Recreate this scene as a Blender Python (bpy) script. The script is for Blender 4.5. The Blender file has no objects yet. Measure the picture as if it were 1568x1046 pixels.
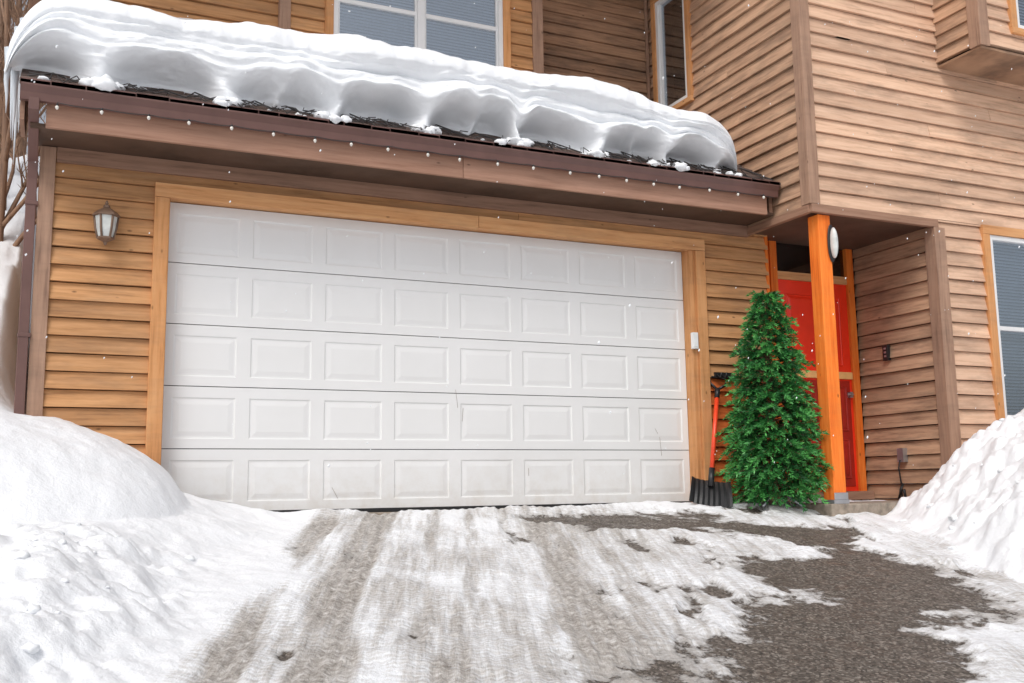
import bpy, bmesh, math, random
import numpy as np
from mathutils import Vector, Matrix
R=random.Random(7)
scene=bpy.context.scene
col=scene.collection
# ---------------------------------------------------------------- helpers
def link(o,parent=None):
    col.objects.link(o)
    if parent: o.parent=parent
    return o
def empty(name):
    e=bpy.data.objects.new(name,None); e.empty_display_size=.2
    col.objects.link(e); return e
class MB:
    def __init__(s): s.v=[];s.f=[];s.m=[];s.c=[];s.sm=[]
    def add(s,vs,fs,mi=0,c=.5,smooth=False):
        b=len(s.v); s.v+= [tuple(v) for v in vs]; s.c+=[c]*len(vs)
        for f in fs: s.f.append([b+i for i in f]); s.m.append(mi); s.sm.append(smooth)
    def box(s,x0,x1,y0,y1,z0,z1,mi=0,c=None):
        if c is None: c=R.random()
        vs=[(x0,y0,z0),(x1,y0,z0),(x1,y1,z0),(x0,y1,z0),(x0,y0,z1),(x1,y0,z1),(x1,y1,z1),(x0,y1,z1)]
        s.add(vs,[(0,3,2,1),(4,5,6,7),(0,1,5,4),(1,2,6,5),(2,3,7,6),(3,0,4,7)],mi,c)
    def tube(s,pts,rad,n=8,mi=0,c=.5,caps=True):
        pts=[Vector(p) for p in pts]
        if not hasattr(rad,'__len__'): rad=[rad]*len(pts)
        vs=[];fs=[]
        up=Vector((0.1,0.2,1)).normalized()
        for i,p in enumerate(pts):
            d=(pts[min(i+1,len(pts)-1)]-pts[max(i-1,0)]).normalized()
            a=d.cross(up)
            if a.length<.05: a=d.cross(Vector((1,0,0)))
            a.normalize(); b=d.cross(a)
            for k in range(n):
                t=2*math.pi*k/n; vs.append(p+(a*math.cos(t)+b*math.sin(t))*rad[i])
        for i in range(len(pts)-1):
            for k in range(n):
                k2=(k+1)%n; fs.append((i*n+k,i*n+k2,(i+1)*n+k2,(i+1)*n+k))
        if caps:
            fs.append(tuple(range(n-1,-1,-1))); fs.append(tuple(range((len(pts)-1)*n,len(pts)*n)))
        s.add(vs,fs,mi,c,True)
    def lathe(s,cx,cy,prof,n=16,mi=0,c=.5,sx=1,sy=1,rot=0,smooth=True):
        vs=[];fs=[]
        for r,z in prof:
            for k in range(n):
                t=2*math.pi*k/n+rot; vs.append((cx+r*sx*math.cos(t),cy+r*sy*math.sin(t),z))
        for i in range(len(prof)-1):
            for k in range(n):
                k2=(k+1)%n; fs.append((i*n+k,i*n+k2,(i+1)*n+k2,(i+1)*n+k))
        fs.append(tuple(range(n-1,-1,-1))); fs.append(tuple(range((len(prof)-1)*n,len(prof)*n)))
        s.add(vs,fs,mi,c,smooth)
    def obj(s,name,mats,parent=None,bevel=0,xf=None):
        me=bpy.data.meshes.new(name)
        vv=s.v if xf is None else [xf(v) for v in s.v]
        me.from_pydata(vv,[],s.f)
        for m in mats: me.materials.append(m)
        me.polygons.foreach_set('material_index',s.m)
        me.polygons.foreach_set('use_smooth',s.sm)
        a=me.attributes.new('rnd','FLOAT','POINT'); a.data.foreach_set('value',s.c)
        me.update()
        o=bpy.data.objects.new(name,me); link(o,parent)
        if bevel:
            md=o.modifiers.new('b','BEVEL'); md.width=bevel; md.segments=2; md.limit_method='ANGLE'; md.angle_limit=math.radians(40)
        return o
# ---------------------------------------------------------------- noise (numpy)
def vn(x,y,seed=0):
    xi=np.floor(x).astype(np.int64); yi=np.floor(y).astype(np.int64); fx=x-xi; fy=y-yi
    fx=fx*fx*fx*(fx*(fx*6-15)+10); fy=fy*fy*fy*(fy*(fy*6-15)+10)
    def h(a,b):
        n=(a*374761393+b*668265263+seed*974634777)&0xffffffff
        n=((n^(n>>13))*1274126177)&0xffffffff; n=n^(n>>16)
        return (n&0xffff)/65535.0
    return (h(xi,yi)*(1-fx)+h(xi+1,yi)*fx)*(1-fy)+(h(xi,yi+1)*(1-fx)+h(xi+1,yi+1)*fx)*fy
def fbm(x,y,o=4,seed=0):
    s=0;a=1;t=0
    for i in range(o):
        c,sn=math.cos(i*.9),math.sin(i*.9)
        s=s+a*vn((x*c-y*sn)*2**i+i*17.3,(x*sn+y*c)*2**i-i*9.1,seed+i); t+=a; a*=.5
    return s/t*2-1
def sst(t): t=np.clip(t,0,1); return t*t*(3-2*t)
# ---------------------------------------------------------------- materials
def newmat(name):
    m=bpy.data.materials.new(name); m.use_nodes=True
    nt=m.node_tree; b=nt.nodes['Principled BSDF']; return m,nt,b
def N(nt,t,**k):
    n=nt.nodes.new(t)
    for a,v in k.items(): setattr(n,a,v)
    return n
def ramp(nt,src,stops,interp='LINEAR'):
    r=N(nt,'ShaderNodeValToRGB'); cr=r.color_ramp; cr.interpolation=interp
    while len(cr.elements)<len(stops): cr.elements.new(.5)
    for e,(p,c) in zip(cr.elements,stops):
        e.position=p; e.color=(c[0],c[1],c[2],1) if hasattr(c,'__len__') else (c,c,c,1)
    nt.links.new(src,r.inputs[0]); return r
def mix(nt,fac,a,b,mode='MIX'):
    n=N(nt,'ShaderNodeMix',data_type='RGBA',blend_type=mode)
    for i,v in ((0,fac),(6,a),(7,b)):
        if isinstance(v,bpy.types.NodeSocket): nt.links.new(v,n.inputs[i])
        else: n.inputs[i].default_value=v if i==0 else (*v,1)
    return n.outputs[2]
def mth(nt,op,a,b=None):
    n=N(nt,'ShaderNodeMath',operation=op)
    for i,v in ((0,a),(1,b)):
        if v is None: continue
        if isinstance(v,bpy.types.NodeSocket): nt.links.new(v,n.inputs[i])
        else: n.inputs[i].default_value=v
    return n.outputs[0]
def coords(nt,scale=(1,1,1),rot=(0,0,0)):
    tc=N(nt,'ShaderNodeTexCoord'); mp=N(nt,'ShaderNodeMapping')
    mp.inputs['Scale'].default_value=scale; mp.inputs['Rotation'].default_value=rot
    nt.links.new(tc.outputs['Object'],mp.inputs[0]); return mp.outputs[0]
def noise(nt,vec,scale,detail=3,rough=.6):
    n=N(nt,'ShaderNodeTexNoise'); n.inputs['Scale'].default_value=scale; n.inputs['Detail'].default_value=detail; n.inputs['Roughness'].default_value=rough
    nt.links.new(vec,n.inputs['Vector']); return n.outputs[0]
def bump(nt,b,h,strength=.3,dist=.01):
    n=N(nt,'ShaderNodeBump'); n.inputs['Strength'].default_value=strength; n.inputs['Distance'].default_value=dist
    nt.links.new(h,n.inputs['Height']); nt.links.new(n.outputs[0],b.inputs['Normal']); return n
def wood(name,light,mid,dark,axis='h',weather=.35,rough=.7,knots=True,weathercol=(.16,.11,.085),tint=.5):
    m,nt,b=newmat(name)
    sc=(1.3,1.3,20) if axis=='h' else (18,18,1.3)
    v=coords(nt,sc); rn=N(nt,'ShaderNodeAttribute',attribute_name='rnd')
    off=N(nt,'ShaderNodeCombineXYZ'); nt.links.new(mth(nt,'MULTIPLY',rn.outputs['Fac'],37.0),off.inputs[0]); nt.links.new(mth(nt,'MULTIPLY',rn.outputs['Fac'],91.0),off.inputs[2])
    va=N(nt,'ShaderNodeVectorMath',operation='ADD'); nt.links.new(v,va.inputs[0]); nt.links.new(off.outputs[0],va.inputs[1])
    g=noise(nt,va.outputs[0],1.5,4,.62)
    c=ramp(nt,g,[(.24,dark),(.43,mid),(.66,light)]).outputs[0]
    k=tint
    t=ramp(nt,rn.outputs['Fac'],[(0,(1-.30*k,1-.33*k,1-.35*k)),(.5,(1,1,1)),(1,(1+.2*k,1+.18*k,1+.14*k))]).outputs[0]
    c=mix(nt,1.0,c,t,'MULTIPLY')
    v2=coords(nt,(1.0,1.0,4)); w=noise(nt,v2,1.5,4,.7)
    wf=ramp(nt,w,[(.47,0),(.70,1)]).outputs[0]
    c=mix(nt,mth(nt,'MULTIPLY',wf,weather),c,weathercol)
    if knots:
        v3=coords(nt,(1,1,2.2) if axis=='h' else (2.2,2.2,1))
        vo=N(nt,'ShaderNodeTexVoronoi'); vo.inputs['Scale'].default_value=3.1; nt.links.new(v3,vo.inputs['Vector'])
        k=ramp(nt,vo.outputs['Distance'],[(.03,1),(.075,0)]).outputs[0]
        c=mix(nt,mth(nt,'MULTIPLY',k,.75),c,tuple(x*.4 for x in dark))
    nt.links.new(c,b.inputs['Base Color']); b.inputs['Roughness'].default_value=rough
    b.inputs['Specular IOR Level'].default_value=.3
    return m
def plain(name,c,rough=.5,metal=0,var=.12,scale=8,bs=0):
    m,nt,b=newmat(name)
    v=coords(nt); n=noise(nt,v,scale,3,.6)
    lo=tuple(x*(1-var) for x in c); hi=tuple(min(1,x*(1+var)) for x in c)
    r=ramp(nt,n,[(.3,lo),(.7,hi)]); nt.links.new(r.outputs[0],b.inputs['Base Color'])
    b.inputs['Roughness'].default_value=rough; b.inputs['Metallic'].default_value=metal
    if bs: bump(nt,b,n,bs,.004)
    return m
M_side=wood('garage_siding_cedar',(.61,.33,.155),(.50,.255,.11),(.28,.135,.06),weather=.42,weathercol=(.21,.13,.08))
M_sideR=wood('wing_siding_cedar',(.76,.52,.37),(.67,.435,.30),(.43,.265,.175),weather=.50,weathercol=(.29,.19,.135),tint=.5)
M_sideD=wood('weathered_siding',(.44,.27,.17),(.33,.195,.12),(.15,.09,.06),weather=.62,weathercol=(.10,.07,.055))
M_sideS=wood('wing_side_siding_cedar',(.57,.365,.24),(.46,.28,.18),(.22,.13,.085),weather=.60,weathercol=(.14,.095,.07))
M_sideO=wood('red_bounce_siding',(.76,.20,.05),(.66,.15,.035),(.36,.07,.02),weather=.15)  # cedar with reflected red light painted into its base colour
M_trimO=wood('orange_trim_h',(.72,.39,.18),(.64,.31,.13),(.44,.19,.07),weather=.2,axis='h')
M_trimOv=wood('orange_trim_v',(.68,.35,.155),(.60,.28,.11),(.40,.17,.06),weather=.2,axis='v')
M_post=wood('orange_post',(.90,.25,.040),(.82,.175,.020),(.55,.095,.012),weather=.08,axis='v')
M_brn=wood('brown_trim_h',(.36,.21,.145),(.29,.165,.11),(.18,.10,.07),weather=.25,axis='h')
M_brnv=wood('brown_trim_v',(.40,.25,.175),(.32,.195,.135),(.18,.105,.075),weather=.3,axis='v')
M_fasc=wood('fascia_wood',(.50,.29,.205),(.43,.24,.165),(.31,.165,.11),weather=.2,axis='h')
M_gut=plain('gutter_brown_metal',(.15,.076,.064),.4,0,.15,3)
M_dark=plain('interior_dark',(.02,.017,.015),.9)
M_blk=plain('black_plastic',(.018,.018,.02),.42)
M_white=plain('white_vinyl',(.80,.80,.80),.35,0,.03,4)
M_conc=plain('concrete',(.30,.25,.20),.9,0,.35,14,.6)
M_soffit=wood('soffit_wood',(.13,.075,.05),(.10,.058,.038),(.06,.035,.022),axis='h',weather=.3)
M_red=plain('red_door_paint',(.95,.040,.012),.28,0,.10,3)
M_redd=plain('dark_red_paint',(.38,.018,.010),.35,0,.2,4)
M_cream=plain('door_rail_wood',(.90,.50,.19),.5)
M_brnz=plain('bronze_metal',(.20,.125,.085),.5,.2)
M_shaft=plain('shovel_red_shaft',(.85,.07,.022),.35)
M_steel=plain('steel',(.45,.47,.5),.4,.8)
M_cable=plain('heat_cable',(.045,.04,.04),.6)
M_blind=plain('blind_slats',(.56,.60,.66),.6,0,.06)
def garage_mat():
    m,nt,b=newmat('garage_door_white')
    v=coords(nt); n=noise(nt,v,1.3,4,.6)
    r=ramp(nt,n,[(.3,(.765,.765,.76)),(.7,(.80,.80,.80))])
    sx=N(nt,'ShaderNodeSeparateXYZ'); nt.links.new(v,sx.inputs[0])
    z=ramp(nt,sx.outputs[2],[(0.0,1),(.5,0)]).outputs[0]
    n2=noise(nt,v,7,5,.7); d=mth(nt,'MULTIPLY',z,ramp(nt,n2,[(.42,0),(.75,.5)]).outputs[0])
    c=mix(nt,d,r.outputs[0],(.58,.52,.45))
    sc=noise(nt,coords(nt,(6,6,1.2)),2.2,5,.75); s2=ramp(nt,sc,[(.70,0),(.76,.30)]).outputs[0]
    c=mix(nt,s2,c,(.60,.57,.53))
    nt.links.new(c,b.inputs['Base Color']); b.inputs['Roughness'].default_value=.45
    return m
M_gd=garage_mat()
def glass(name,tint,gl,rough=.02):
    m=bpy.data.materials.new(name); m.use_nodes=True; nt=m.node_tree; nt.nodes.clear()
    o=N(nt,'ShaderNodeOutputMaterial'); mx=N(nt,'ShaderNodeMixShader'); tr=N(nt,'ShaderNodeBsdfTransparent'); gs=N(nt,'ShaderNodeBsdfGlossy')
    tr.inputs[0].default_value=(*tint,1); gs.inputs['Roughness'].default_value=rough; gs.inputs[0].default_value=(.92,.96,1,1)
    mx.inputs[0].default_value=gl
    nt.links.new(tr.outputs[0],mx.inputs[1]); nt.links.new(gs.outputs[0],mx.inputs[2]); nt.links.new(mx.outputs[0],o.inputs[0]); return m
M_glass=glass('window_glass',(.75,.8,.85),.32)
M_glassD=glass('transom_glass',(.35,.33,.33),.14)
def shingle():
    m,nt,b=newmat('asphalt_shingles')
    a=N(nt,'ShaderNodeAttribute',attribute_name='rnd')
    c=ramp(nt,a.outputs['Fac'],[(0,(.06,.04,.035)),(1,(.16,.11,.09))]).outputs[0]
    nt.links.new(c,b.inputs['Base Color']); b.inputs['Roughness'].default_value=.95
    bump(nt,b,noise(nt,coords(nt),120,1),.8,.004); return m
M_sh=shingle()
def snowmat(name,c=(.86,.88,.905),b1=6.0,st=.35,ds=.03):
    m,nt,b=newmat(name); v=coords(nt)
    n=noise(nt,v,b1,4,.6)
    b.inputs['Base Color'].default_value=(*c,1)
    b.inputs['Roughness'].default_value=.75
    b.inputs['Specular IOR Level'].default_value=.2
    bump(nt,b,n,st,ds); return m
M_snow=snowmat('roof_snow_mat',st=.30)
M_bark=wood('bark',(.30,.18,.11),(.22,.13,.085),(.11,.065,.045),axis='v',knots=False)
def leafmat():
    m,nt,b=newmat('fir_needles'); a=N(nt,'ShaderNodeAttribute',attribute_name='rnd')
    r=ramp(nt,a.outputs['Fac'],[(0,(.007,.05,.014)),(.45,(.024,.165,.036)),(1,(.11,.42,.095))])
    nt.links.new(r.outputs[0],b.inputs['Base Color']); b.inputs['Roughness'].default_value=.45; return m
M_fir=leafmat()
M_ice=newmat('icicle_ice')[0]
_b=M_ice.node_tree.nodes['Principled BSDF']; _b.inputs['Base Color'].default_value=(.80,.85,.9,1); _b.inputs['Roughness'].default_value=.15; _b.inputs['Transmission Weight'].default_value=.3
M_bulb=newmat('clear_bulb')[0]
_b=M_bulb.node_tree.nodes['Principled BSDF']; _b.inputs['Base Color'].default_value=(.75,.72,.66,1); _b.inputs['Roughness'].default_value=.15
M_lens=plain('frosted_lamp_glass',(.62,.64,.62),.2,0,.15,12)
# ---------------------------------------------------------------- key dimensions
YW=-.10; X0=5.64; YF=-1.06; ZB=2.71; XR=7.20; YD=.07; GH=2.469
house=empty('wooden_house')
# ---------------------------------------------------------------- siding
def siding(name,p0,d,n,L,z0,z1,openings,mats,matfn=None,exp=.135,maxseg=5.0):
    B=MB(); px,py=p0; dx,dy=d; nx,ny=n
    z=z0
    while z<z1-1e-4:
        zt=min(z+exp,z1)
        cuts=sorted(set([z,zt]+[q for o in openings for q in (o[2],o[3]) if z<q<zt]))
        js=[0]
        u=R.uniform(1.0,maxseg)
        while u<L-.5: js.append(u); u+=R.uniform(2.6,maxseg)
        js.append(L)
        rs=[R.random() for _ in js]
        ths=[R.uniform(.026,.033) for _ in js]; dz=[R.uniform(-.002,.003) for _ in js]
        for a,b in zip(cuts[:-1],cuts[1:]):
            mid=(a+b)/2
            iv=[(0,L)]
            for o in openings:
                if o[2]<mid<o[3]:
                    new=[]
                    for s,e in iv:
                        if o[1]<=s or o[0]>=e: new.append((s,e)); continue
                        if o[0]>s: new.append((s,o[0]))
                        if o[1]<e: new.append((o[1],e))
                    iv=new
            for s,e in iv:
                for j in range(len(js)-1):
                    s2=max(s,js[j]+(.002 if js[j]>0 else 0)); e2=min(e,js[j+1]-(.002 if js[j+1]<L else 0))
                    if e2-s2<.01: continue
                    th=ths[j]
                    def prof(q): return .002+(th-.002)*(1-(q-z)/exp)
                    lo=a+(dz[j] if a==z else 0)
                    hi=b-(.0065 if b==zt and b<z1 else 0)
                    oa,ob=prof(a),prof(min(b,zt))
                    ns=max(1,int((e2-s2)/.5)); vs=[];fs=[]
                    for q in range(ns+1):
                        uu=s2+(e2-s2)*q/ns; w_=R.uniform(-.002,.002) if a==z else 0; wo=R.uniform(-.002,.002)
                        def P(o,zz): return (px+dx*uu+nx*o,py+dy*uu+ny*o,zz)
                        vs+=[P(oa+wo,lo+w_),P(ob,hi),P(-.02,lo+w_),P(-.02,hi)]
                    for q in range(ns):
                        k=q*4; fs+=[(k,k+4,k+5,k+1),(k+2,k+6,k+4,k),(k+1,k+5,k+7,k+3)]
                    fs+=[(0,1,3,2),(ns*4,ns*4+2,ns*4+3,ns*4+1)]
                    mi=matfn((s2+e2)/2,mid) if matfn else 0
                    B.add(vs,fs,mi,rs[j])
        z=zt
    return B.obj(name,mats,house)
GX0=-.86
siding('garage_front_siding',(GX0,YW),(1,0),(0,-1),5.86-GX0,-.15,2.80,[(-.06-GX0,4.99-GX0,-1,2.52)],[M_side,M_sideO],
       lambda u,z:1 if (u+GX0>5.0 and z<1.25) else 0)  # low boards right of the door trim take the painted red bounce
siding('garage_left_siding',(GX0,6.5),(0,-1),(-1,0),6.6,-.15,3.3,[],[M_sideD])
siding('upper_front_siding',(-.80,1.30),(1,0),(0,-1),1.90,3.9,6.4,[],[M_side])
siding('upper_window_siding',(1.16,1.24),(1,0),(0,-1),2.70,3.9,6.4,[(1.60-1.16,3.52-1.16,4.3,5.95)],[M_side])
siding('upper_left_end_siding',(-.80,6.5),(0,-1),(-1,0),5.2,3.3,6.4,[],[M_sideD])
siding('upper_back_siding',(3.97,1.62),(1,0),(0,-1),X0-3.97,3.9,6.4,[],[M_sideD])
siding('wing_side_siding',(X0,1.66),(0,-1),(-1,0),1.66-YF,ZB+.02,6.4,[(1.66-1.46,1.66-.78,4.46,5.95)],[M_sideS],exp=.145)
siding('wing_front_upper_siding',(X0,YF),(1,0),(0,-1),4.3,ZB+.05,6.4,[(7.5-X0,9.2-X0,4.5,6.2)],[M_sideR],exp=.145)
siding('wing_front_lower_siding',(XR,YF),(1,0),(0,-1),2.74,-.3,ZB+.05,[(7.88-XR,9.22-XR,.72,2.70)],[M_sideR],exp=.145)
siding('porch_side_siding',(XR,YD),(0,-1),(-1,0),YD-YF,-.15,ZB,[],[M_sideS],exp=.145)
# ---------------------------------------------------------------- structure boxes
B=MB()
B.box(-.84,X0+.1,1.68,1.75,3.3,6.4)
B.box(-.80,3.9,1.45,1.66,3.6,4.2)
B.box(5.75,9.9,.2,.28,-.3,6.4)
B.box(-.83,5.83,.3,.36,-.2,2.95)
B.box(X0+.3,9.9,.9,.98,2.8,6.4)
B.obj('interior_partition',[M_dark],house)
B=MB()
B.box(9.9,9.95,YF-.01,6.5,-.3,6.4); B.box(-.86,9.9,6.5,6.55,-.3,6.4)
B.obj('rear_wall',[M_sideR],house)
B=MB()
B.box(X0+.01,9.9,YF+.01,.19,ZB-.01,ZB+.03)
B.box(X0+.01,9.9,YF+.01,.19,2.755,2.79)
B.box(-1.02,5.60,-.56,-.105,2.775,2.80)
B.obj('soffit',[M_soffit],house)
B=MB()
B.box(-.92,2.3,-.595,-.56,2.765,3.035); B.box(2.304,5.50,-.595,-.56,2.765,3.035)
o=B.obj('fascia',[M_fasc],house,.004)
B=MB()
B.box(X0-.025,XR+.02,YF-.038,YF+.012,ZB-.03,ZB+.05)
B.box(X0-.04,X0+.012,YF+.0,YW+.02,ZB-.03,ZB+.045)
B.box(-.84,5.62,-.138,-.098,2.66,2.774)
B.obj('belly_band_trim',[M_brn],house,.003)
B=MB()
B.box(-.955,-.845,YW-.04,YW+.06,-.2,2.77)
B.box(X0-.04,X0+.005,YF-.001,YF+.095,ZB+.052,6.4)
B.box(X0-.045,X0+.075,YF-.040,YF-.001,ZB+.052,6.4)
B.box(XR-.04,XR+.004,YF-.001,YF+.10,-.3,ZB-.032)
B.box(XR-.044,XR+.10,YF-.040,YF-.001,-.3,ZB-.032)
B.box(3.86,3.985,1.20,1.25,3.9,6.4); B.box(3.95,3.985,1.25,1.62,3.9,6.4)
B.box(1.08,1.19,1.205,1.30,3.9,6.4)
B.box(5.565,5.60,1.575,1.60,3.9,6.4)
B.obj('corner_board',[M_brnv],house,.003)
B=MB()
B.box(-.125,-.012,-.158,-.09,-.12,2.458); B.box(4.945,5.055,-.158,-.09,-.12,2.458)
B.box(-.044,-.004,-.089,.03,-.05,2.50); B.box(4.884,4.944,-.13,.03,-.05,2.50)
B.obj('garage_trim_side',[M_trimOv],house,.004)
B=MB()
B.box(-.125,2.62,-.160,-.09,2.461,2.575); B.box(2.624,5.055,-.160,-.09,2.461,2.575)
B.box(-.01,4.89,-.088,.03,2.473,2.52)
B.obj('garage_trim_header',[M_trimO],house,.004)
# ---------------------------------------------------------------- garage door
B=MB(); rows=5; cols=8; sh=GH/rows; cw=4.88/cols
for r in range(rows):
    z0=r*sh+.0035; z1=(r+1)*sh-.0035
    pan=[]
    for c in range(cols):
        pan.append((c*cw+.055+(.01 if c==0 else 0),(c+1)*cw-.055-(.01 if c==cols-1 else 0)))
    pz0=z0+.075; pz1=z1-.085
    B.add([(0,0,z0),(4.88,0,z0),(4.88,0,pz0),(0,0,pz0)],[(0,1,2,3)])
    B.add([(0,0,pz1),(4.88,0,pz1),(4.88,0,z1),(0,0,z1)],[(0,1,2,3)])
    xa=0
    for a,b in pan+[(4.88,4.88)]:
        B.add([(xa,0,pz0),(a,0,pz0),(a,0,pz1),(xa,0,pz1)],[(0,1,2,3)]); xa=b
    for a,b in pan:
        rings=[(0,0),(.010,.006),(.022,.0062),(.058,.001),(.075,.001)]
        vs=[]
        for i,dp in rings:
            vs+=[(a+i,dp,pz0+i),(b-i,dp,pz0+i),(b-i,dp,pz1-i),(a+i,dp,pz1-i)]
        fs=[]
        for k in range(len(rings)-1):
            for j in range(4):
                j2=(j+1)%4; fs.append((k*4+j,k*4+j2,(k+1)*4+j2,(k+1)*4+j))
        k=len(rings)-1; fs.append((k*4,k*4+1,k*4+2,k*4+3))
        B.add(vs,fs)
    B.add([(0,0,z1),(4.88,0,z1),(4.88,.03,z1),(0,.03,z1)],[(0,1,2,3)]); B.add([(0,0,z0),(0,.03,z0),(4.88,.03,z0),(4.88,0,z0)],[(0,1,2,3)])
B.box(0,4.88,.03,.05,0,GH,1)
B.box(0,4.88,-.006,.028,-.028,0.0,1)
for (x,z,l,s) in [(2.45,1.02,.16,.02),(2.52,.86,.12,-.01),(4.55,.62,.18,.015),(4.50,.70,.05,.03),(3.15,.33,.07,.0),(1.35,.18,.09,.05)]:
    B.tube([(x,-.001,z),(x+s*.4,-.001,z-l*.4),(x+s,-.001,z-l)],.0013,4,2)
B.obj('garage_door',[M_gd,M_blk,M_brnz],house)
B=MB(); B.box(-.12,5.1,-.20,.1,-.22,-.032); B.obj('garage_sill',[M_conc],house,.01)
# ---------------------------------------------------------------- gutter + roof
def extr(B,prof,xa,xb,mi=0,caps=True):
    n=len(prof); vs=[(xa,y,z) for y,z in prof]+[(xb,y,z) for y,z in prof]
    fs=[(i,(i+1)%n,n+(i+1)%n,n+i) for i in range(n)]
    if caps: fs+=[tuple(range(n-1,-1,-1)),tuple(range(n,2*n))]
    B.add(vs,fs,mi)
B=MB()
prof=[(-.60,3.075),(-.60,2.94),(-.635,2.925),(-.665,2.93),(-.672,2.985),(-.70,3.03),(-.70,3.075),(-.688,3.075),(-.688,3.035),(-.66,2.99),(-.655,2.945),(-.612,2.94),(-.612,3.075)]
extr(B,prof,-1.09,5.58)
capp=[(-.60,3.075),(-.60,2.94),(-.635,2.925),(-.665,2.93),(-.672,2.985),(-.70,3.03),(-.70,3.075)]
extr(B,capp,-1.093,-1.088); extr(B,capp,5.578,5.583)
B.obj('gutter',[M_gut],house)
B=MB()
def rect_tube(B,pts,w,d):
    vs=[]
    for (x,y,z) in pts: vs+=[(x-w,y-d,z),(x+w,y-d,z),(x+w,y+d,z),(x-w,y+d,z)]
    fs=[]
    for i in range(len(pts)-1):
        for j in range(4): j2=(j+1)%4; fs.append((i*4+j2,i*4+j,(i+1)*4+j,(i+1)*4+j2))
    B.add(vs,fs)
rect_tube(B,[(-1.0,-.645,2.95),(-1.0,-.645,2.86),(-1.0,-.16,2.62),(-1.0,-.13,2.5),(-1.0,-.13,-.2)],.035,.028)
for z in (2.3,1.3,.5): B.box(-1.04,-.95,-.165,-.095,z,z+.03)
B.obj('downspout',[M_gut],house,.004)
SL=.60
def zr(y): return 3.075+SL*(y+.66)
B=MB()
row=0; y=-.70
while y<1.6:
    y2=min(y+.14,1.66)
    xx=-1.10
    while xx<5.60:
        xn=min(xx+R.uniform(.12,.28),5.60)
        h=R.uniform(.010,.022)
        B.add([(xx,y,zr(y)+h),(xn-.006,y,zr(y)+h),(xn-.006,y2+.01,zr(y2+.01)+.002),(xx,y2+.01,zr(y2+.01)+.002),(xx,y,zr(y)-.01),(xn-.006,y,zr(y)-.01)],[(0,1,2,3),(0,4,5,1)],0,R.random())
        xx=xn
    y=y2; row+=1
prof=[(-.69,zr(-.69)-.03),(1.66,zr(1.66)-.03),(1.66,zr(1.66)-.001),(-.69,zr(-.69)-.001)]
extr(B,prof,-1.10,5.60)
B.obj('garage_roof',[M_sh],house)
B=MB()
prof=[(-.60,2.80),(-.60,zr(-.60)-.035),(1.6,zr(1.6)-.035),(1.6,zr(1.6)-.24),(-.2,2.80)]
extr(B,prof,-1.09,-1.06)
prof2=[(-.55,2.80),(1.4,2.80),(1.4,zr(1.4)-.04),(-.55,zr(-.55)-.04)]
extr(B,prof2,-.84,-.82); extr(B,prof2,5.56,5.6)
B.obj('rake_board',[M_brn],house)
B=MB()
B.box(-1.3,10.4,-.2,7,6.4,6.55); B.box(X0-.5,10.4,YF-.5,-.2,6.4,6.55)
B.obj('upper_roof',[M_brn],house)
B=MB()
B.box(-1.3,10.4,-.2,7,6.56,6.9); B.box(X0-.5,10.4,YF-.5,-.2,6.56,6.9)
B.obj('upper_roof_snow',[M_snow],house,.12)
B=MB(); x=-1.05; k=0; pts=[]
while x<5.55:
    yy=-.69+R.uniform(0,.02) if k%2==0 else -.69+R.uniform(.20,.34)
    pts.append((x,yy,zr(yy)+.03+R.uniform(0,.015))); x+=R.uniform(.09,.17); k+=1
B.tube(pts,.006,5)
for q in range(60):
    xa=R.uniform(-1.05,5.3); pp=[]
    for j in range(6):
        yy=-.72+R.uniform(0,.16); pp.append((xa+j*.05+R.uniform(-.03,.03),yy,zr(yy)+.02+R.uniform(0,.05)))
    B.tube(pp,.0045,5)
B.obj('heat_cable',[M_cable],house)
# ---------------------------------------------------------------- string lights
sl=empty('string_lights')
B=MB(); xs_=np.linspace(-.85,5.5,150)
B.tube([(x,-.705,2.918-.012*abs(math.sin((x+.85)*math.pi/.31))) for x in xs_],.0035,5); B.obj('light_wire',[M_cable],sl)
B=MB(); x=-.85
while x<5.5:
    zz=2.905+R.uniform(-.008,.006); yy=-.708+R.uniform(-.01,.01)
    B.lathe(x,yy,[(.004,zz+.014),(.010,zz+.004),(.010,zz-.004)],8,1)
    B.lathe(x,yy,[(.007,zz-.004),(.013,zz-.012),(.013,zz-.020),(.007,zz-.031),(.001,zz-.034)],8,0)
    x+=.31+R.uniform(-.04,.04)
B.obj('light_bulbs',[M_bulb,M_blk],sl)
# ---------------------------------------------------------------- roof snow
lobes=[(-.52,.20,.85),(.33,.17,1),(.78,.07,.45),(1.17,.13,1),(1.99,.15,1),(2.42,.06,.4),(2.79,.08,1),(3.6,.18,1),(4.02,.05,.35),(4.34,.11,.9),(4.92,.12,.7)]
nx_=540; ns=170
Xs=np.linspace(-1.22,5.27,nx_); S=np.linspace(0,1,ns)
XX,SS=np.meshgrid(Xs,S)
fs_=.66
H=np.clip(SS/fs_,0,1)
lob=np.zeros_like(XX)
for c,w,a in lobes:
    cc=c+.04*np.sin(H*7+c*5); ww=w*(1.30-.62*np.exp(-((H-.28)/.22)**2)+1.1*sst((H-.42)/.3))
    lob=np.maximum(lob,a*np.exp(-np.abs((XX-cc)/ww)**2.0))
eR=np.sqrt(np.clip(1-np.clip((XX-4.70)/.57,0,1)**2.2,0,1)); eL=np.sqrt(np.clip(1-np.clip((-.72-XX)/.50,0,1)**2.4,0,1)); e=eR*eL
T=.62+.08*fbm(XX*.7,XX*0+3,3,5)-.09*sst((XX-3.6)/1.3)
def ledge(h,c,w):
    return np.exp(-np.clip((h-c)/w,-9,9)**2)
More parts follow.
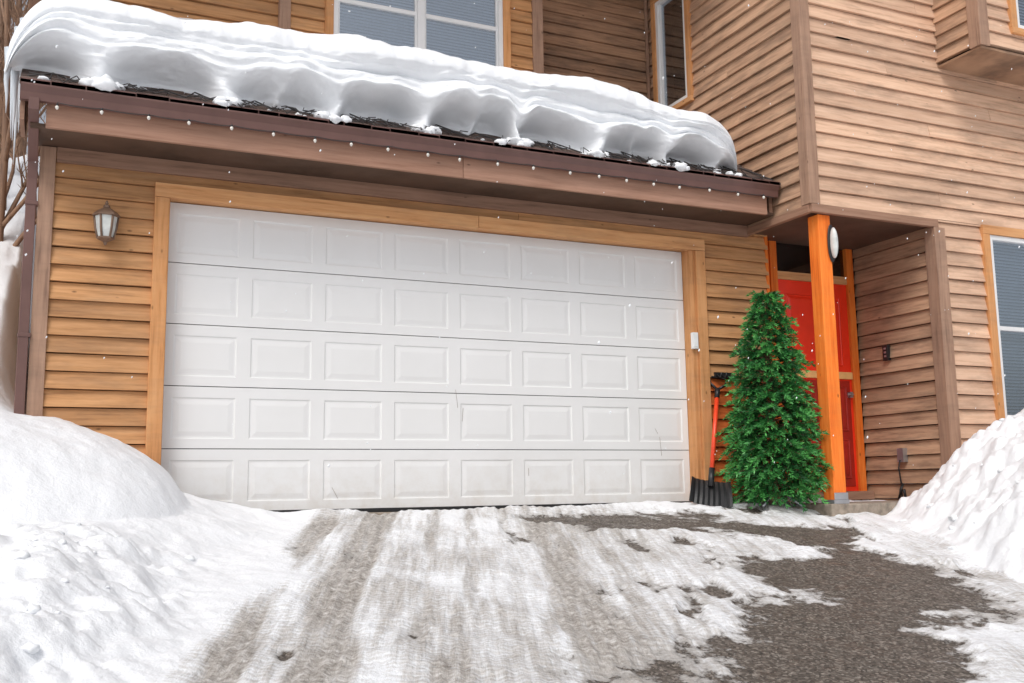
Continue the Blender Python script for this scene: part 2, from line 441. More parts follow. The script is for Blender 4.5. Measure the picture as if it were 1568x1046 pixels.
def strata(Xq,h):
    hh=h+.06*fbm(Xq*.9,h*0+2,3,55)+.03*fbm(Xq*2.3,h*2,3,56)
    g1=.35+.65*vn(Xq*.9,Xq*0,61); g2=vn(Xq*.8,Xq*0+5,62); g3=vn(Xq*1.3,Xq*0,58)
    return .022*np.sin(hh*13+.4*Xq)-.055*g1*ledge(hh,.60,.05)-.045*g2*ledge(hh,.80,.04)-.025*g3*ledge(hh,.92,.03)
def ynoise(Xq,h): return .12*fbm(Xq*1.3,h*1.6+8,5,9)
hol=-.36-.12*fbm(XX*2.1,XX*0,3,77)
lip0=-.71
hollow=hol+(lip0-hol)*sst((H-.12)/.44)
colm=-.63+(lip0+.63)*sst(H/.6)
yf=hollow*(1-lob)+colm*lob
yf=yf-strata(XX,H)*sst(H/.35)-ynoise(XX,H)*sst(H/.4)
yf=np.maximum(yf,-.89)
Q=np.clip((SS-fs_)/(1-fs_),0,1)
ang=np.clip(Q/.35,0,1)*math.pi/2
q2=np.clip((Q-.35)/.65,0,1)
one=XX*0+1
ylip=np.maximum(lip0-strata(XX,one)-ynoise(XX,one),-.89)
Ytop=ylip+.42*(1-np.cos(ang))+(1.34-ylip-.42)*q2
crest=zr(-.35)+T*1.0; endz=4.62+.05*fbm(XX*.8,XX*0,2,31)-.25*sst((XX-3.8)/1.3)
zlip=zr(-.47)+T*.74
Ztop=zlip+(crest-zlip)*np.sin(ang)+ (endz-crest)*q2 +.08*fbm(XX*1.6,q2*3,4,12)*np.sin(ang)
Yall=np.where(SS<=fs_,yf,Ytop)
bot=zr(np.maximum(yf[0:1,:],-.70)) - .0*XX
Zf=bot+(zlip-bot)*H**1.05
Zall=np.where(SS<=fs_,Zf,Ztop)
Zall=(zr(Yall)-.01)+(Zall-(zr(Yall)-.01))*e
Yall=np.where(Yall<-.25,-.25+(Yall+.25)*(.25+.75*e),Yall)
Zall=np.maximum(Zall,zr(Yall)-.015)
Zall+= .014*fbm(XX*5,SS*9,4,44)*e; Yall+=.014*fbm(XX*6,SS*14,4,45)
def grid_obj(name,X,Y,Z,mat,parent=None):
    n0,n1=X.shape
    vs=np.stack([X,Y,Z],-1).reshape(-1,3)
    i=np.arange(n0*n1).reshape(n0,n1)
    q=np.stack([i[:-1,:-1],i[:-1,1:],i[1:,1:],i[1:,:-1]],-1).reshape(-1,4)
    me=bpy.data.meshes.new(name); me.from_pydata(vs.tolist(),[],q.tolist()); me.materials.append(mat)
    me.polygons.foreach_set('use_smooth',[True]*len(q)); me.update()
    o=bpy.data.objects.new(name,me); link(o,parent); return o
rs=empty('roof_snow')
grid_obj('snow_slab',XX,Yall,Zall,M_snow,rs)
x2=np.linspace(3.9,X0-.1,40); y2=np.linspace(1.2,1.68,8); A,Bb=np.meshgrid(x2,y2)
grid_obj('snow_behind',A,Bb,4.50-.25*sst((A-3.8)/1.3)+.03*fbm(A*2,Bb*2,3,3)-.5*sst((A-5.0)/.5),M_snow,rs)
def clump(B,c,r,seed,sq=.7,sub=3,amp=.55):
    bm=bmesh.new(); bmesh.ops.create_icosphere(bm,subdivisions=sub,radius=1)
    co=np.array([v.co[:] for v in bm.verts])
    k=1+amp*fbm(co[:,0]*1.6+seed*3.1+co[:,2]*.7,co[:,1]*1.6+co[:,2]*1.3,4,seed)
    vs=[(c[0]+a[0]*r*q,c[1]+a[1]*r*q,c[2]+a[2]*r*q*sq) for a,q in zip(co,k)]
    fs=[[v.index for v in f.verts] for f in bm.faces]; bm.free(); B.add(vs,fs,0,.5,True)
B=MB()
cl=[(-.55,-.66,.10),(-.64,-.64,.07),(-.46,-.63,.06),(-.95,-.66,.04)]
for c,w,a in lobes[1:]:
    for q in range(5 if a>.6 else 2):
        cl.append((c+R.gauss(0,.08),-.66+R.uniform(-.02,.06),R.uniform(.035,.080)*(a if c<4.8 else .6)))
for q in range(6): cl.append((R.uniform(-.9,5.2),-.66+R.uniform(-.02,.08),R.uniform(.012,.022)))
for i,(x,y,r) in enumerate(cl): clump(B,(x,y,zr(y)+r*.35),r,i+1,.6)
B.obj('snow_clumps',[M_snow],rs)
B=MB()
for i in range(11):
    y=-.35+i*.17+R.uniform(-.05,.05); L=R.uniform(.35,1.1); x=-1.17+R.uniform(-.03,.05); z=zr(y)+.15
    pts=[(x+R.uniform(-.006,.006),y,z-L*t) for t in (0,.25,.5,.75,1)]
    B.tube(pts,[.035,.026,.018,.010,.002],8)
B.obj('icicles',[M_ice],rs)
# ---------------------------------------------------------------- windows
def window(name,o,d,n,W,z0,z1,rail,cols=1,trim=.085,blinds=True):
    px,py=o;dx,dy=d;nx,ny=n
    def xf(v): return (px+dx*v[0]+nx*(-v[1]),py+dy*v[0]+ny*(-v[1]),v[2])
    e=bpy.data.objects.new(name,None); link(e,house)
    T=MB()
    T.box(-trim,0,-.050,.0,z0,z1); T.box(W,W+trim,-.050,.0,z0,z1)
    T.obj('window_trim_side',[M_trimOv],e,.003,xf)
    T=MB(); T.box(-trim,W+trim,-.052,.0,z1+.001,z1+trim); T.box(-trim,W+trim,-.056,.0,z0-trim*.8,z0-.001)
    T.obj('window_trim_sill',[M_trimO],e,.003,xf)
    F=MB(); f=.05
    F.box(0.001,f,-.035,.06,z0,z1); F.box(W-f,W-.001,-.035,.06,z0,z1); F.box(f,W-f,-.033,.06,z1-f,z1-.001); F.box(f,W-f,-.033,.06,z0+.001,z0+f)
    cw=(W-2*f)/cols
    for c in range(1,cols): F.box(f+c*cw-.04,f+c*cw+.04,-.034,.06,z0+f,z1-f)
    for c in range(cols):
        a=f+c*cw+(.04 if c else 0); b=f+(c+1)*cw-(.04 if c<cols-1 else 0)
        if rail: F.box(a,b,-.015,.03,rail-.022,rail+.022)
        F.box(a,a+.022,-.012,.03,z0+f,z1-f); F.box(b-.022,b,-.012,.03,z0+f,z1-f)
    F.obj('window_frame',[M_white],e,.003,xf)
    G=MB(); G.box(f,W-f,.012,.018,z0+f,z1-f); G.obj('window_pane',[M_glass],e,0,xf)
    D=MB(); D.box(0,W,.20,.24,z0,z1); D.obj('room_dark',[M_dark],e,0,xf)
    if blinds:
        S=MB(); z=z0+f
        while z<z1-f:
            S.add([(f,.055,z),(W-f,.055,z),(W-f,.080,z+.030),(f,.080,z+.030)],[(0,1,2,3)],0,R.random()); z+=.034
        S.obj('window_blind',[M_blind],e,0,xf)
window('upper_window',(1.62,1.24),(1,0),(0,-1),1.88,4.34,5.92,5.11,2)
window('wing_side_window',(X0,1.42),(0,-1),(-1,0),.62,4.5,5.92,None,1,.075,False)
window('lower_window',(7.92,YF),(1,0),(0,-1),1.26,.76,2.67,1.70,1,.095)
BX=7.42; BY=-1.60; BZ=4.42
siding('bay_left_siding',(BX,YF),(0,-1),(-1,0),YF-BY,BZ+.03,6.4,[],[M_sideS],exp=.145)
siding('bay_front_siding',(BX,BY),(1,0),(0,-1),2.0,BZ+.03,6.4,[(.44,1.7,BZ+.22,6.1)],[M_sideR],exp=.145)
B=MB(); B.box(BX-.04,BX+.09,BY-.04,BY-.001,BZ+.0,6.4); B.box(BX-.04,BX+.004,BY,BY+.10,BZ,6.4); B.obj('bay_corner_board',[M_brnv],house,.003)
B=MB(); B.box(BX-.02,BX+2.02,BY-.02,YF-.002,BZ-.03,BZ-.002); B.obj('bay_underside',[M_sideD],house,.004)
window('bay_window',(BX+.50,BY),(1,0),(0,-1),1.15,BZ+.26,6.0,None,1,.085)
# ---------------------------------------------------------------- entry
B=MB()
B.box(5.835,5.87,YW-.02,YD-.002,-.1,2.72)
B.box(6.02,6.11,YD-.03,YD+.05,.03,2.70); B.box(7.06,7.15,YD-.03,YD+.05,.03,2.70)
B.box(5.872,6.018,YD-.012,YD+.05,-.1,2.72)
B.obj('entry_frame_side',[M_post],house,.004)
B=MB(); B.box(6.02,7.15,YD-.032,YD+.05,2.701,2.765); B.box(6.111,7.059,YD-.02,YD+.05,2.30,2.385)
B.obj('entry_frame_head',[M_trimO],house,.004)
B=MB(); B.box(6.111,7.059,YD+.02,YD+.026,2.386,2.70); B.obj('transom_pane',[M_glassD],house)
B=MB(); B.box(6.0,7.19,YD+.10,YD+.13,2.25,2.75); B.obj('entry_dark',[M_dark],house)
B=MB()
B.box(6.113,7.057,YD+.0,YD+.045,.07,2.298,0)
def rpanel(B,a,b,z0,z1,y,mi,inset=.05,h=.014):
    rings=[(0,-.002),(.012,-.010),(.02,-.003),(inset,-h)]
    vs=[];fs=[]
    for i,dp in rings: vs+=[(a+i,y+dp,z0+i),(b-i,y+dp,z0+i),(b-i,y+dp,z1-i),(a+i,y+dp,z1-i)]
    for k in range(len(rings)-1):
        for j in range(4): j2=(j+1)%4; fs.append((k*4+j,k*4+j2,(k+1)*4+j2,(k+1)*4+j))
    fs.append((12,13,14,15)); B.add(vs,fs,mi)
rpanel(B,6.22,6.95,1.40,2.15,YD,0)
B.box(6.15,7.02,YD-.006,YD-.001,.12,1.24,1)
for a,b in ((6.20,6.55),(6.62,6.97)): rpanel(B,a,b,.20,.62,YD-.006,1); rpanel(B,a,b,.70,1.18,YD-.006,1)
B.box(6.115,7.055,YD-.022,YD-.0015,1.26,1.335,2)
B.box(6.98,7.02,YD-.05,YD-.002,1.06,1.12,3); B.tube([(7.0,YD-.02,1.09),(7.0,YD-.07,1.09),(6.92,YD-.075,1.09)],.011,8,3)
B.obj('front_door',[M_red,M_redd,M_cream,M_steel],house,.003)
B=MB(); B.box(6.02,7.16,YD-.12,YD+.05,-.02,.069); B.obj('threshold',[M_brn],house,.006)
B=MB(); B.box(5.66,7.19,YF-.02,YD-.13,-.25,-.03); B.obj('porch_slab',[M_conc],house,.012)
pp=empty('porch_post')
B=MB(); B.box(5.715,5.86,YF+.005,YF+.15,-.0,ZB-.035); B.obj('post_timber',[M_post],pp,.008)
B=MB(); B.box(5.70,5.875,YF-.01,YF+.165,-.03,.006); B.box(5.71,5.87,YF-.004,YF+.002,.006,.07); B.obj('post_base',[M_steel],pp,.003)
pl=empty('porch_light')
B=MB()
def ell(B,c,rx,ry,rz,mi,n=20,m=12):
    prof=[(max(.001,math.sin(math.pi*k/m)),-math.cos(math.pi*k/m)) for k in range(m+1)]
    B.lathe(c[0],c[1],[(r_,c[2]+z_*rz) for r_,z_ in prof],n,mi,sx=rx,sy=ry)
ell(B,(5.858,YF-.032,2.40),.034,.045,.150,0)
ell(B,(5.852,YF-.006,2.40),.048,.014,.185,1)
B.obj('porch_light_body',[M_lens,M_blk],pl)
e_=empty('garage_keypad'); B=MB(); B.box(4.862,4.922,-.175,-.132,1.47,1.63,0); B.box(4.870,4.914,-.179,-.174,1.49,1.55,0); B.obj('keypad_case',[M_white],e_,.006)
e_=empty('doorbell_keypad'); B=MB(); B.box(XR-.06,XR-.018,-.385,-.315,1.42,1.58,0)
for z in (1.455,1.495,1.535): B.box(XR-.063,XR-.059,-.365,-.335,z,z+.02,1)
B.obj('bell_case',[M_blk,M_steel],e_,.004)
e_=empty('outdoor_outlet'); B=MB(); B.box(XR-.08,XR-.018,-.52,-.44,.36,.50,0)
B.tube([(XR-.085,-.48,.38),(XR-.11,-.48,.30),(XR-.08,-.47,.15),(XR-.07,-.46,.0)],.008,6,1)
B.tube([(XR-.08,-.49,.14),(XR-.12,-.50,.08),(XR-.10,-.45,.0),(XR-.06,-.5,-.01),(XR-.1,-.52,.08)],.016,6,1)
B.obj('outlet_box',[M_steel,M_blk],e_)
# ---------------------------------------------------------------- wall lantern
wl=empty('wall_lantern'); cx=-.475; cy=-.12; B=MB()
B.lathe(cx,-.03,[(.001,2.10),(.05,2.12),(.062,2.2),(.062,2.3),(.05,2.36),(.001,2.40)],12,0,sy=.28)
B.tube([(cx,-.03,2.24),(cx,-.05,2.36),(cx,-.09,2.39),(cx,cy,2.365)],.012,8,0)
B.lathe(cx,cy,[(.022,2.385),(.028,2.36),(.05,2.345),(.085,2.315),(.10,2.295),(.10,2.283),(.088,2.28)],6,0,smooth=False)
B.lathe(cx,cy,[(.082,2.28),(.070,2.17),(.052,2.085)],6,1,smooth=False)
for k in range(6):
    t=2*math.pi*k/6
    B.tube([(cx+.085*math.cos(t),cy+.085*math.sin(t),2.283),(cx+.073*math.cos(t),cy+.073*math.sin(t),2.17),(cx+.055*math.cos(t),cy+.055*math.sin(t),2.08)],.009,5,0)
B.lathe(cx,cy,[(.066,2.092),(.066,2.078),(.04,2.062),(.015,2.05),(.012,2.03),(.002,2.02)],6,0,smooth=False)
B.lathe(cx,cy,[(.006,2.385),(.014,2.40),(.006,2.425),(.001,2.43)],8,0)
B.obj('lantern_body',[M_brnz,M_lens],wl,0,lambda v:(cx+(v[0]-cx)*1.0,YW+v[1]*.95-.005,2.19+(v[2]-2.22)*.86))
# ---------------------------------------------------------------- snow shovel
sv=empty('snow_shovel'); B=MB()
b0=Vector((4.80,-.44,.06)); b1=Vector((5.13,-.17,1.12)); ax=(b1-b0).normalized()
side=Vector((1,-.45,0)); side=(side-ax*side.dot(ax)).normalized(); nrm=ax.cross(side).normalized()
if nrm.y>0: nrm=-nrm
nu,nv=17,10; vs=[]
for j in range(nv):
    for i in range(nu):
        u=(i/(nu-1)-.5); v=j/(nv-1)
        w=.40*(1-.10*v); rib=.006*(1 if i%2 else -1)
        vs.append(b0+side*(u*w)+ax*(v*.28-.10)-nrm*(.07*v*v*1.4)+nrm*(.06*(abs(u)*2)**4+rib))
fs=[(j*nu+i,j*nu+i+1,(j+1)*nu+i+1,(j+1)*nu+i) for j in range(nv-1) for i in range(nu-1)]
B.add(vs,fs,0,.5,False)
B.tube([b0+ax*.10-nrm*.03,b0+ax*.28-nrm*.03],.028,10,0)
B.tube([b0+ax*.22-nrm*.03,b1-ax*.08],.022,10,1)
B.tube([b1-ax*.14,b1-ax*.04],.026,10,0)
g0=b1-ax*.05
B.tube([g0,g0+side*.075+ax*.06,g0+side*.075+ax*.13,g0-side*.075+ax*.13,g0-side*.075+ax*.06,g0],.014,8,0)
so=B.obj('shovel_body',[M_blk,M_shaft],sv); md=so.modifiers.new('s','SOLIDIFY'); md.thickness=.004
e_=empty('wall_hook'); B=MB(); B.box(5.12,5.36,YW-.05,YW-.026,1.20,1.25,0)
for x in (5.14,5.20,5.28,5.34): B.tube([(x,YW-.04,1.23),(x,YW-.11,1.19),(x,YW-.13,1.24)],.009,6)
B.obj('hook_rail',[M_blk],e_)
# ---------------------------------------------------------------- christmas tree
ct=empty('christmas_tree'); TX,TY=5.41,-.62; TZ=-.06
B=MB(); B.tube([(TX,TY,TZ+.05),(TX,TY,TZ+2.02)],[.022,.008],8,0)
for k in range(4):
    t=k*math.pi/2+.4; B.tube([(TX,TY,TZ+.16),(TX+.12*math.cos(t),TY+.12*math.sin(t),TZ+.10),(TX+.26*math.cos(t),TY+.26*math.sin(t),TZ+.012)],.012,6,1)
B.obj('trunk_and_stand',[M_bark,M_steel],ct)
F=MB(); W_=MB()
def rad(h):
    if h<.25: return .37+.065*(h/.25)
    return .415*(1-(h-.25)/.75)**.62+.02
tiers=26
RR=random.Random(11)
for ti in range(tiers):
    h=.075+ti/(tiers-1)*.885; z=TZ+h*2.06; r0=rad(h); nb=int(5+10*r0/.43)
    ph=RR.random()*6.28
    for k in range(nb):
        a=ph+2*math.pi*k/nb+RR.uniform(-.22,.22); r=r0*RR.uniform(.70,1.10)
        d=Vector((math.cos(a),math.sin(a),0)); s_=Vector((-d.y,d.x,0))
        up=.15+.45*h; zz=z+RR.uniform(-.03,.03)
        def bp(t): return Vector((TX,TY,zz))+d*(r*t)+Vector((0,0,r*(up*t-.38*t*t*(1-h*.6))))
        W_.tube([bp(t) for t in (0,.5,1)],[.006,.004,.002],4,0,caps=False)
        tone=RR.random()
        nt_=max(4,int(7*r/.45)+2)
        for q in range(nt_):
            t=.30+.70*(q+.6)/nt_; base=bp(min(t,1)); sg=1 if q%2 else -1
            if q==nt_-1: sg=0
            td=(d*RR.uniform(.7,1)+s_*sg*RR.uniform(.4,.9)+Vector((0,0,RR.uniform(-.65,.25)))).normalized()
            L=RR.uniform(.09,.15)*(.55+.45*r/.45)
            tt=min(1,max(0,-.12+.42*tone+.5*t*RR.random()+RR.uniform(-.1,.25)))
            e1=td.cross(Vector((0,0,1))).normalized(); e2=td.cross(e1)
            for n_ in range(26):
                m=n_/26; p=base+td*(L*m)+Vector((0,0,-.04*m*m)); th=RR.uniform(0,6.28)
                o_=(e1*math.cos(th)+e2*math.sin(th)*.8)*(1-.4*m); nd=(td*.9+o_).normalized(); ln=RR.uniform(.034,.054)
                wv=nd.cross(Vector((RR.uniform(-1,1),RR.uniform(-1,1),RR.uniform(-1,1)))).normalized()*.0066
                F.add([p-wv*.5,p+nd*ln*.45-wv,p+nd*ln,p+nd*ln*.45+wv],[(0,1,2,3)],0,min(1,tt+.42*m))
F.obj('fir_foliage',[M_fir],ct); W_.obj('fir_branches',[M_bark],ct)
# ---------------------------------------------------------------- ground
def ground_mat():
    m,nt,b=newmat('snowy_asphalt')
    v=coords(nt); vr=coords(nt,(1,1,1),(0,0,math.radians(21)))
    mp=N(nt,'ShaderNodeMapping'); mp.inputs['Scale'].default_value=(10,.8,1); nt.links.new(vr,mp.inputs[0])
    A=N(nt,'ShaderNodeAttribute',attribute_name='bare').outputs['Fac']; Tt=N(nt,'ShaderNodeAttribute',attribute_name='track').outputs['Fac']
    vo=N(nt,'ShaderNodeTexVoronoi'); vo.inputs['Scale'].default_value=75; nt.links.new(v,vo.inputs['Vector'])
    asp=ramp(nt,vo.outputs['Color'],[(0,(.05,.042,.036)),(.6,(.135,.113,.095)),(1,(.36,.32,.28))]).outputs[0]
    nf=noise(nt,v,24,4,.7); ns_=noise(nt,mp.outputs[0],1.5,5,.7)
    asp=mix(nt,.6,asp,ramp(nt,nf,[(.3,.55),(.7,1.3)]).outputs[0],'MULTIPLY')
    gray=ramp(nt,nf,[(.30,(.17,.145,.12)),(.5,(.40,.365,.33)),(.7,(.70,.68,.66))]).outputs[0]
    wv=N(nt,'ShaderNodeTexWave',wave_type='BANDS',bands_direction='Y'); wv.inputs['Scale'].default_value=7.5; wv.inputs['Distortion'].default_value=5; wv.inputs['Detail'].default_value=2; wv.inputs['Detail Scale'].default_value=2.5; nt.links.new(vr,wv.inputs['Vector'])
    tm=mth(nt,'ADD',Tt,mth(nt,'MULTIPLY',mth(nt,'SUBTRACT',ns_,.5),1.9))
    tm=mth(nt,'ADD',tm,mth(nt,'MULTIPLY',mth(nt,'SUBTRACT',nf,.5),1.3))
    tm=mth(nt,'ADD',tm,mth(nt,'MULTIPLY',mth(nt,'SUBTRACT',wv.outputs[0],.5),.22))
    tf=ramp(nt,tm,[(.25,0),(.95,.95)]).outputs[0]
    tf=mth(nt,'MULTIPLY',tf,ramp(nt,Tt,[(.0,0),(.2,1)]).outputs[0])
    c=mix(nt,tf,(.86,.875,.90),gray)
    n2=noise(nt,v,8,6,.72); bm_=mth(nt,'ADD',A,mth(nt,'MULTIPLY',mth(nt,'SUBTRACT',n2,.5),2.0))
    bf=ramp(nt,bm_,[(.26,0),(.40,1)]).outputs[0]
    slush=ramp(nt,bm_,[(-.10,0),(.28,.85)]).outputs[0]
    c=mix(nt,slush,c,(.45,.43,.41))
    c=mix(nt,bf,c,asp)
    nt.links.new(c,b.inputs['Base Color'])
    b.inputs['Specular IOR Level'].default_value=.3
    nt.links.new(ramp(nt,n2,[(.35,.38),(.6,.75)]).outputs[0],b.inputs['Roughness'])
    h=mth(nt,'MULTIPLY',nf,ramp(nt,Tt,[(0,.35),(.4,1.1)]).outputs[0])
    h=mth(nt,'ADD',h,mth(nt,'MULTIPLY',n2,.8))
    h=mth(nt,'ADD',h,mth(nt,'MULTIPLY',mth(nt,'MULTIPLY',ns_,Tt),1.5))
    h=mth(nt,'SUBTRACT',h,mth(nt,'MULTIPLY',bf,.9))
    bump(nt,b,h,.6,.03)
    return m
M_ground=ground_mat()
def build_ground():
    def axis(a,b,st,lo,hi):
        v=list(np.arange(a,b,st)); s=st; x=a; left=[]
        while x>lo: s*=1.12; x-=s; left.append(x)
        s=st; x=v[-1]; right=[]
        while x<hi: s*=1.12; x+=s; right.append(x)
        return np.array(left[::-1]+v+right)
    xs=axis(-1.9,7.9,.020,-160,160); ys=axis(-5.6,.3,.020,-90,160)
    X,Y=np.meshgrid(xs,ys)
    base=-.03+.15*np.minimum(0,Y+.30); base=np.maximum(base,-2.2)
    u=.934*X-.358*Y; v=.358*X+.934*Y
    wx=.22*fbm(X*1.3,Y*1.3,4,61); wy=.22*fbm(X*1.3+9,Y*1.3,4,62)
    lump=np.abs(fbm(X*2.6,Y*2.6,5,71)); lump2=np.abs(fbm(X*5.5+3,Y*5.5,4,73)); soft=fbm(X*1.6,Y*1.6,4,72)
    ex=np.clip((X+1.30+wx*.15)/1.50,0,9); ey=np.clip((-.65-Y+wy*.3)/1.25,0,9)
    mnd=.80*np.clip(1-ex**2-ey**2,0,1)**.6
    low=.24*sst((1.05-u+wx*.9)/1.0)
    wl_=sst((1.15-u+wx*1.3)/.5)
    fr_=sst((-1.6-Y)/.6)
    left=np.maximum(mnd,low)+wl_*(.05*soft+(.14*lump+.05*lump2)*(.05+.95*fr_)+.06*soft*fr_-.01)
    d=(X-6.0)*.901-(Y+1.25)*.432+wx*.6
    rb=1.12*(1-np.exp(-(np.clip(d,0,99)/.80)**1.3))
    rb*=(.38+.62*sst((-.95-Y)/.9))*(1-.50*sst((-2.9-Y)/2.2))
    wr=sst(d/.35+.3)
    right=rb+wr*(.22*soft+.16*lump*sst(d/.6)+.08*lump2*sst(d/.4)-.02)
    right*=(Y<YF+.06)|(X<5.5)
    right=np.where((Y>YF-.02)&(X>XR+.04),.2,right)
    right=np.where((Y>YF-.02)&(X<=XR+.04)&(X>5.6),0,right)
    hw=np.maximum(sst((-.93-X)/.35),sst((Y-7)/3))
    hill=hw*(.42*np.clip(Y+.2,0,16)+.012*np.clip(Y-16,0,100)+.35*fbm(X*.7,Y*.7,5,91)*sst(Y/2))
    pl=[(2.9,-.80),(3.6,-1.10),(4.4,-1.25),(4.75,-1.6),(4.6,-2.3),(4.25,-3.0),(3.7,-3.6),(3.15,-4.2),(2.5,-4.9),(1.7,-5.6),(.5,-7)]
    wd=[.18,.40,.50,.46,.40,.48,.62,.74,.82,.8,.9]
    bare=np.full_like(X,-1.)
    for (a,b),w0,w1 in zip(zip(pl[:-1],pl[1:]),wd[:-1],wd[1:]):
        ax_,ay_=a;bx_,by_=b; L2=(bx_-ax_)**2+(by_-ay_)**2
        t=np.clip(((X-ax_)*(bx_-ax_)+(Y-ay_)*(by_-ay_))/L2,0,1)
        dd=np.hypot(X-ax_-t*(bx_-ax_),Y-ay_-t*(by_-ay_)); w=w0+(w1-w0)*t
        bare=np.maximum(bare,1.10-dd/w)
    nb=fbm(X*1.7,Y*1.7,5,101)
    bare=bare+1.35*nb
    onrd=sst((u-1.0+wx)/.3)*(Y<-.25)*sst((-Y-.3)/.3)
    spots=fbm(u*4.2,v*1.6,5,140)
    rightness=sst((u-2.3)/1.5)
    bare=np.maximum(bare,onrd*(spots*2.0-1.08+.50*rightness)+(1-onrd)*-1)
    for (cx_,cy_,r_) in [(1.30,-4.45,.26),(1.75,-4.35,.2),(.2,-3.75,.06),(1.45,-2.9,.05)]:
        du=(u-(.934*cx_-.358*cy_))/r_; dv=(v-(.358*cx_+.934*cy_))/(r_*2.0)
        bare=np.maximum(bare,.75*(1-np.hypot(du,dv))+.9*nb-.1)
    bare*=np.where(bare>0,(Y<.0),1)
    edge=sst((u-1.12+wx*.8)/.3)*(1-sst((u-3.5+wx)/.9))
    un=u+.08*fbm(v*.8,u*.5,3,111)
    def st(c,w): return np.exp(-((un-c)/w)**4)
    trk=np.maximum.reduce([1.25*st(1.27,.14),1.25*st(1.68,.16),.8*st(2.12,.07),.8*st(2.4,.06),1.15*st(2.95,.19),1.0*st(3.28,.09),.9*st(2.65,.06)])
    trk=trk*(.82+.5*fbm(v*1.2,u*3,3,119))
    lowpart=sst((-1.8-Y)/1.5)
    trk=np.maximum(trk,.98*lowpart*(.5+.9*fbm(u*2.6,v*.6,4,112)))
    trk=trk*edge
    far=sst((u-3.1)/.5)*(d<.1)*sst((-.5-Y)/.3)
    trk=np.maximum(trk,np.maximum(edge,far)*(.44+.50*fbm(X*1.4,Y*1.4,4,113)))
    trk=np.clip(trk,0,1.15)
    snowt=1-sst((bare+.15)/.5)
    z=base+np.maximum(left,0)+np.maximum(right,0)+hill
    z+= .05*snowt*(1-wl_)*(1-sst(d/.3))*(.6+.6*fbm(X*3,Y*3,4,130)) + .012*fbm(X*8,Y*8,4,131)*snowt
    z+= -.024*trk*edge+ .006*edge*np.sin(u*2*math.pi/.07+3*fbm(u,v,3,5))*trk*snowt
    z=np.where((Y>-.22)&(X>-.1)&(X<5.3),np.minimum(z,-.055),z)
    bare=bare-1.4*sst((d+.25)/.5)-2*sst((1.1-u+wx)/.2)
    reg=np.where((u<.85)&(X<1.6)&(Y>-6.5)&(X>-6)&(Y<1.2),1,np.where((d>.15)&(Y>-6.5)&(X<12)&(Y<0),2,0))
    reg=np.where((reg==0)&((Y>.28)|(Y<-6.5)|(X<-6)|(X>9)),3,reg)
    vs=np.stack([X,Y,z],-1)
    gx=np.gradient(z,axis=1)/np.gradient(X,axis=1); gy=np.gradient(z,axis=0)/np.gradient(Y,axis=0)
    nr=np.stack([-gx,-gy,np.ones_like(z)],-1); nr/=np.linalg.norm(nr,axis=-1,keepdims=True)
    n0,n1=X.shape; idx=np.arange(n0*n1).reshape(n0,n1)
    q=np.stack([idx[:-1,:-1],idx[:-1,1:],idx[1:,1:],idx[1:,:-1]],-1).reshape(-1,4)
    fr=reg[:-1,:-1].reshape(-1)
    V=vs.reshape(-1,3); NR=nr.reshape(-1,3)
    at={'bare':bare.reshape(-1),'track':trk.reshape(-1)}
    for rid,name in ((0,'driveway'),(1,'snow_bank'),(2,'snow_bank'),(3,'snowy_ground')):
        f=q[fr==rid]; used,inv=np.unique(f.reshape(-1),return_inverse=True); f=inv.reshape(-1,4)
        me=bpy.data.meshes.new(name); me.from_pydata(V[used].tolist(),[],f.tolist()); me.materials.append(M_ground)
        me.polygons.foreach_set('use_smooth',[True]*len(f))
        for k,a in at.items():
            A_=me.attributes.new(k,'FLOAT','POINT'); A_.data.foreach_set('value',a[used].astype(np.float32))
        me.update()
        me.normals_split_custom_set_from_vertices(NR[used].tolist())
        link(bpy.data.objects.new(name,me))
    B=MB(); rc=random.Random(21); k=0
    while k<150:
        if rc.random()<.4: x=rc.uniform(-1.6,1.0); y=rc.uniform(-4.8,-1.9)
        else: x=rc.uniform(3.6,8.0); y=rc.uniform(-5,-1.3)
        i=np.searchsorted(xs,x); j=np.searchsorted(ys,y)
        if not(wl_[j,i]>.6 or d[j,i]>.05): continue
        r=.010+.032*rc.random()**3.0
        clump(B,(x,y,z[j,i]+r*.05),r,k+3,.6,2,.9); k+=1
    B.obj('snow_chunks',[M_snow])
build_ground()
# ---------------------------------------------------------------- bare trees
def bare_tree(name,x,y,z,H,seed,tr=.018):
    r=random.Random(seed); B=MB()
    def br(p,d,L,rad_,lvl):
        pts=[p]; n=4; dd=d.copy()
        for i in range(n):
            dd=(dd+Vector((r.uniform(-.14,.14),r.uniform(-.14,.14),r.uniform(-.03,.12)))*(1 if lvl else .35)).normalized(); pts.append(pts[-1]+dd*(L/n))
        rs_=[rad_*(1-.55*i/n) for i in range(n+1)]
        B.tube(pts,rs_,6 if lvl<2 else 4,0,r.random(),caps=False)
        if lvl>=4: return
        k={0:12,1:6,2:5,3:4}[lvl]
        for i in range(k):
            t=r.uniform(.3,1) if lvl else r.uniform(.08,1)
            j=min(int(t*n),n-1); q=pts[j].lerp(pts[j+1],t*n-j)
            a=r.uniform(0,6.28); sd=Vector((math.cos(a),math.sin(a),r.uniform(.2,.9))).normalized()
            br(q,(dd*.55+sd*.7).normalized(),L*r.uniform(.30,.5),rad_*(1-.55*t)*.55,lvl+1)
    br(Vector((x,y,z)),Vector((0,0,1)),H,H*tr,0)
    B.obj(name,[M_bark])
bare_tree('bare_tree',-1.50,6.0,2.3,4.5,13,.016)
bare_tree('bare_tree',-1.66,9.0,3.5,6.0,3)
bare_tree('bare_tree',-1.95,11.0,4.4,6.5,14,.014)
bare_tree('bare_tree',-2.3,13.0,5.2,8.0,4)
bare_tree('bare_tree',-1.85,17.0,6.6,8.5,5)
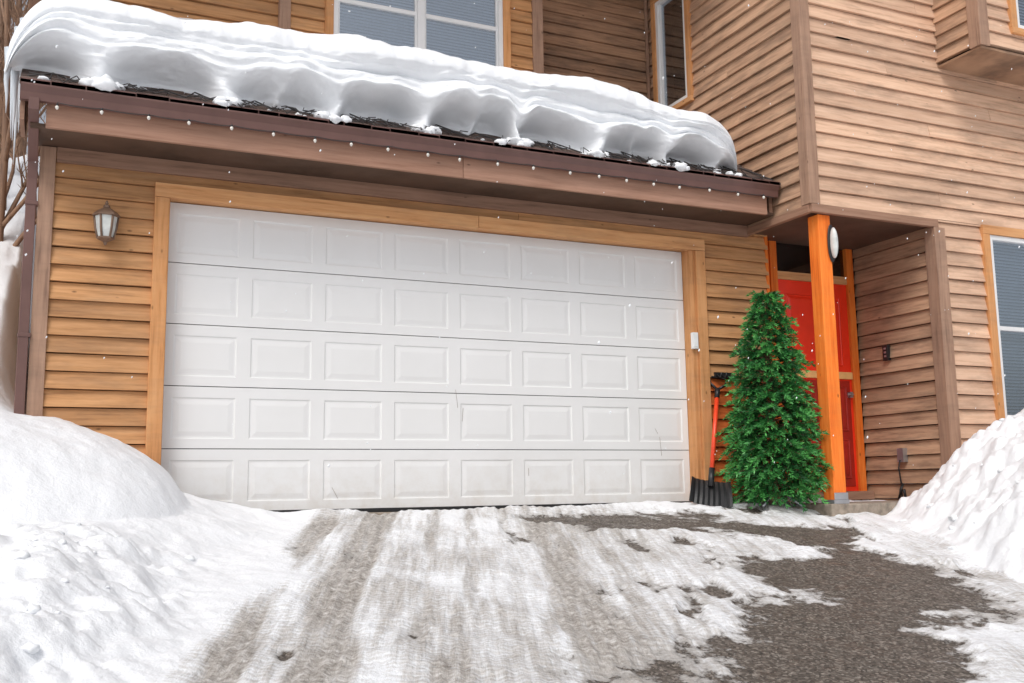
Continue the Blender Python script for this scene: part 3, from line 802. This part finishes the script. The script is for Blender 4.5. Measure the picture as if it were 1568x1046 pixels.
bare_tree('bare_tree',-3.6,8.0,3.0,6.5,6)
bare_tree('bare_tree',-2.0,23.0,6.7,9.0,9)
# ---------------------------------------------------------------- falling snow
B=MB(); RS=random.Random(5)
for i in range(520):
    y=RS.uniform(-6.2,-1.3); x=RS.uniform(-2.2,7.2); z=RS.uniform(.2,4.6); r_=RS.uniform(.0024,.0058)
    vs=[(x+r_,y,z),(x-r_,y,z),(x,y+r_,z),(x,y-r_,z),(x+r_*.4,y,z+r_*1.4),(x-r_*.4,y,z-r_*1.4)]
    B.add(vs,[(0,2,4),(2,1,4),(1,3,4),(3,0,4),(2,0,5),(1,2,5),(3,1,5),(0,3,5)])
B.obj('falling_snow',[M_snow])
# ---------------------------------------------------------------- light
w=bpy.data.worlds.new('World'); scene.world=w; w.use_nodes=True; nt=w.node_tree
bg=nt.nodes['Background']; sk=nt.nodes.new('ShaderNodeTexSky'); sk.sky_type='NISHITA'; sk.sun_disc=False
EL=math.radians(50); AZ=math.radians(222)
sk.sun_elevation=EL; sk.sun_rotation=AZ; sk.dust_density=4
hs=nt.nodes.new('ShaderNodeHueSaturation'); hs.inputs['Saturation'].default_value=.34
nt.links.new(sk.outputs[0],hs.inputs['Color']); nt.links.new(hs.outputs[0],bg.inputs[0]); bg.inputs[1].default_value=.135
sd=bpy.data.lights.new('sun','SUN'); sd.energy=1.2; sd.angle=math.radians(22); sd.color=(1,.97,.935)
so_=bpy.data.objects.new('sun',sd); col.objects.link(so_)
dirv=Vector((math.sin(AZ)*math.cos(EL),math.cos(AZ)*math.cos(EL),math.sin(EL)))
so_.rotation_euler=dirv.to_track_quat('Z','Y').to_euler()
# ---------------------------------------------------------------- camera
yaw,pit,rol=0.42704,0.14436,-0.01439
f=Vector((math.sin(yaw)*math.cos(pit),math.cos(yaw)*math.cos(pit),math.sin(pit)))
r0=Vector((math.cos(yaw),-math.sin(yaw),0)); u0=r0.cross(f)
r=r0*math.cos(rol)+u0*math.sin(rol); u=-r0*math.sin(rol)+u0*math.cos(rol)
cd=bpy.data.cameras.new('camera'); cam=bpy.data.objects.new('camera',cd); col.objects.link(cam)
cam.matrix_world=Matrix(((r.x,u.x,-f.x,-.7661),(r.y,u.y,-f.y,-8.28509),(r.z,u.z,-f.z,.15196),(0,0,0,1)))
cd.sensor_width=36; cd.lens=36*1544.98/1568; cd.clip_end=600; cd.clip_start=.05
scene.camera=cam
scene.view_settings.view_transform='Standard'; scene.view_settings.look='None'; scene.view_settings.exposure=0
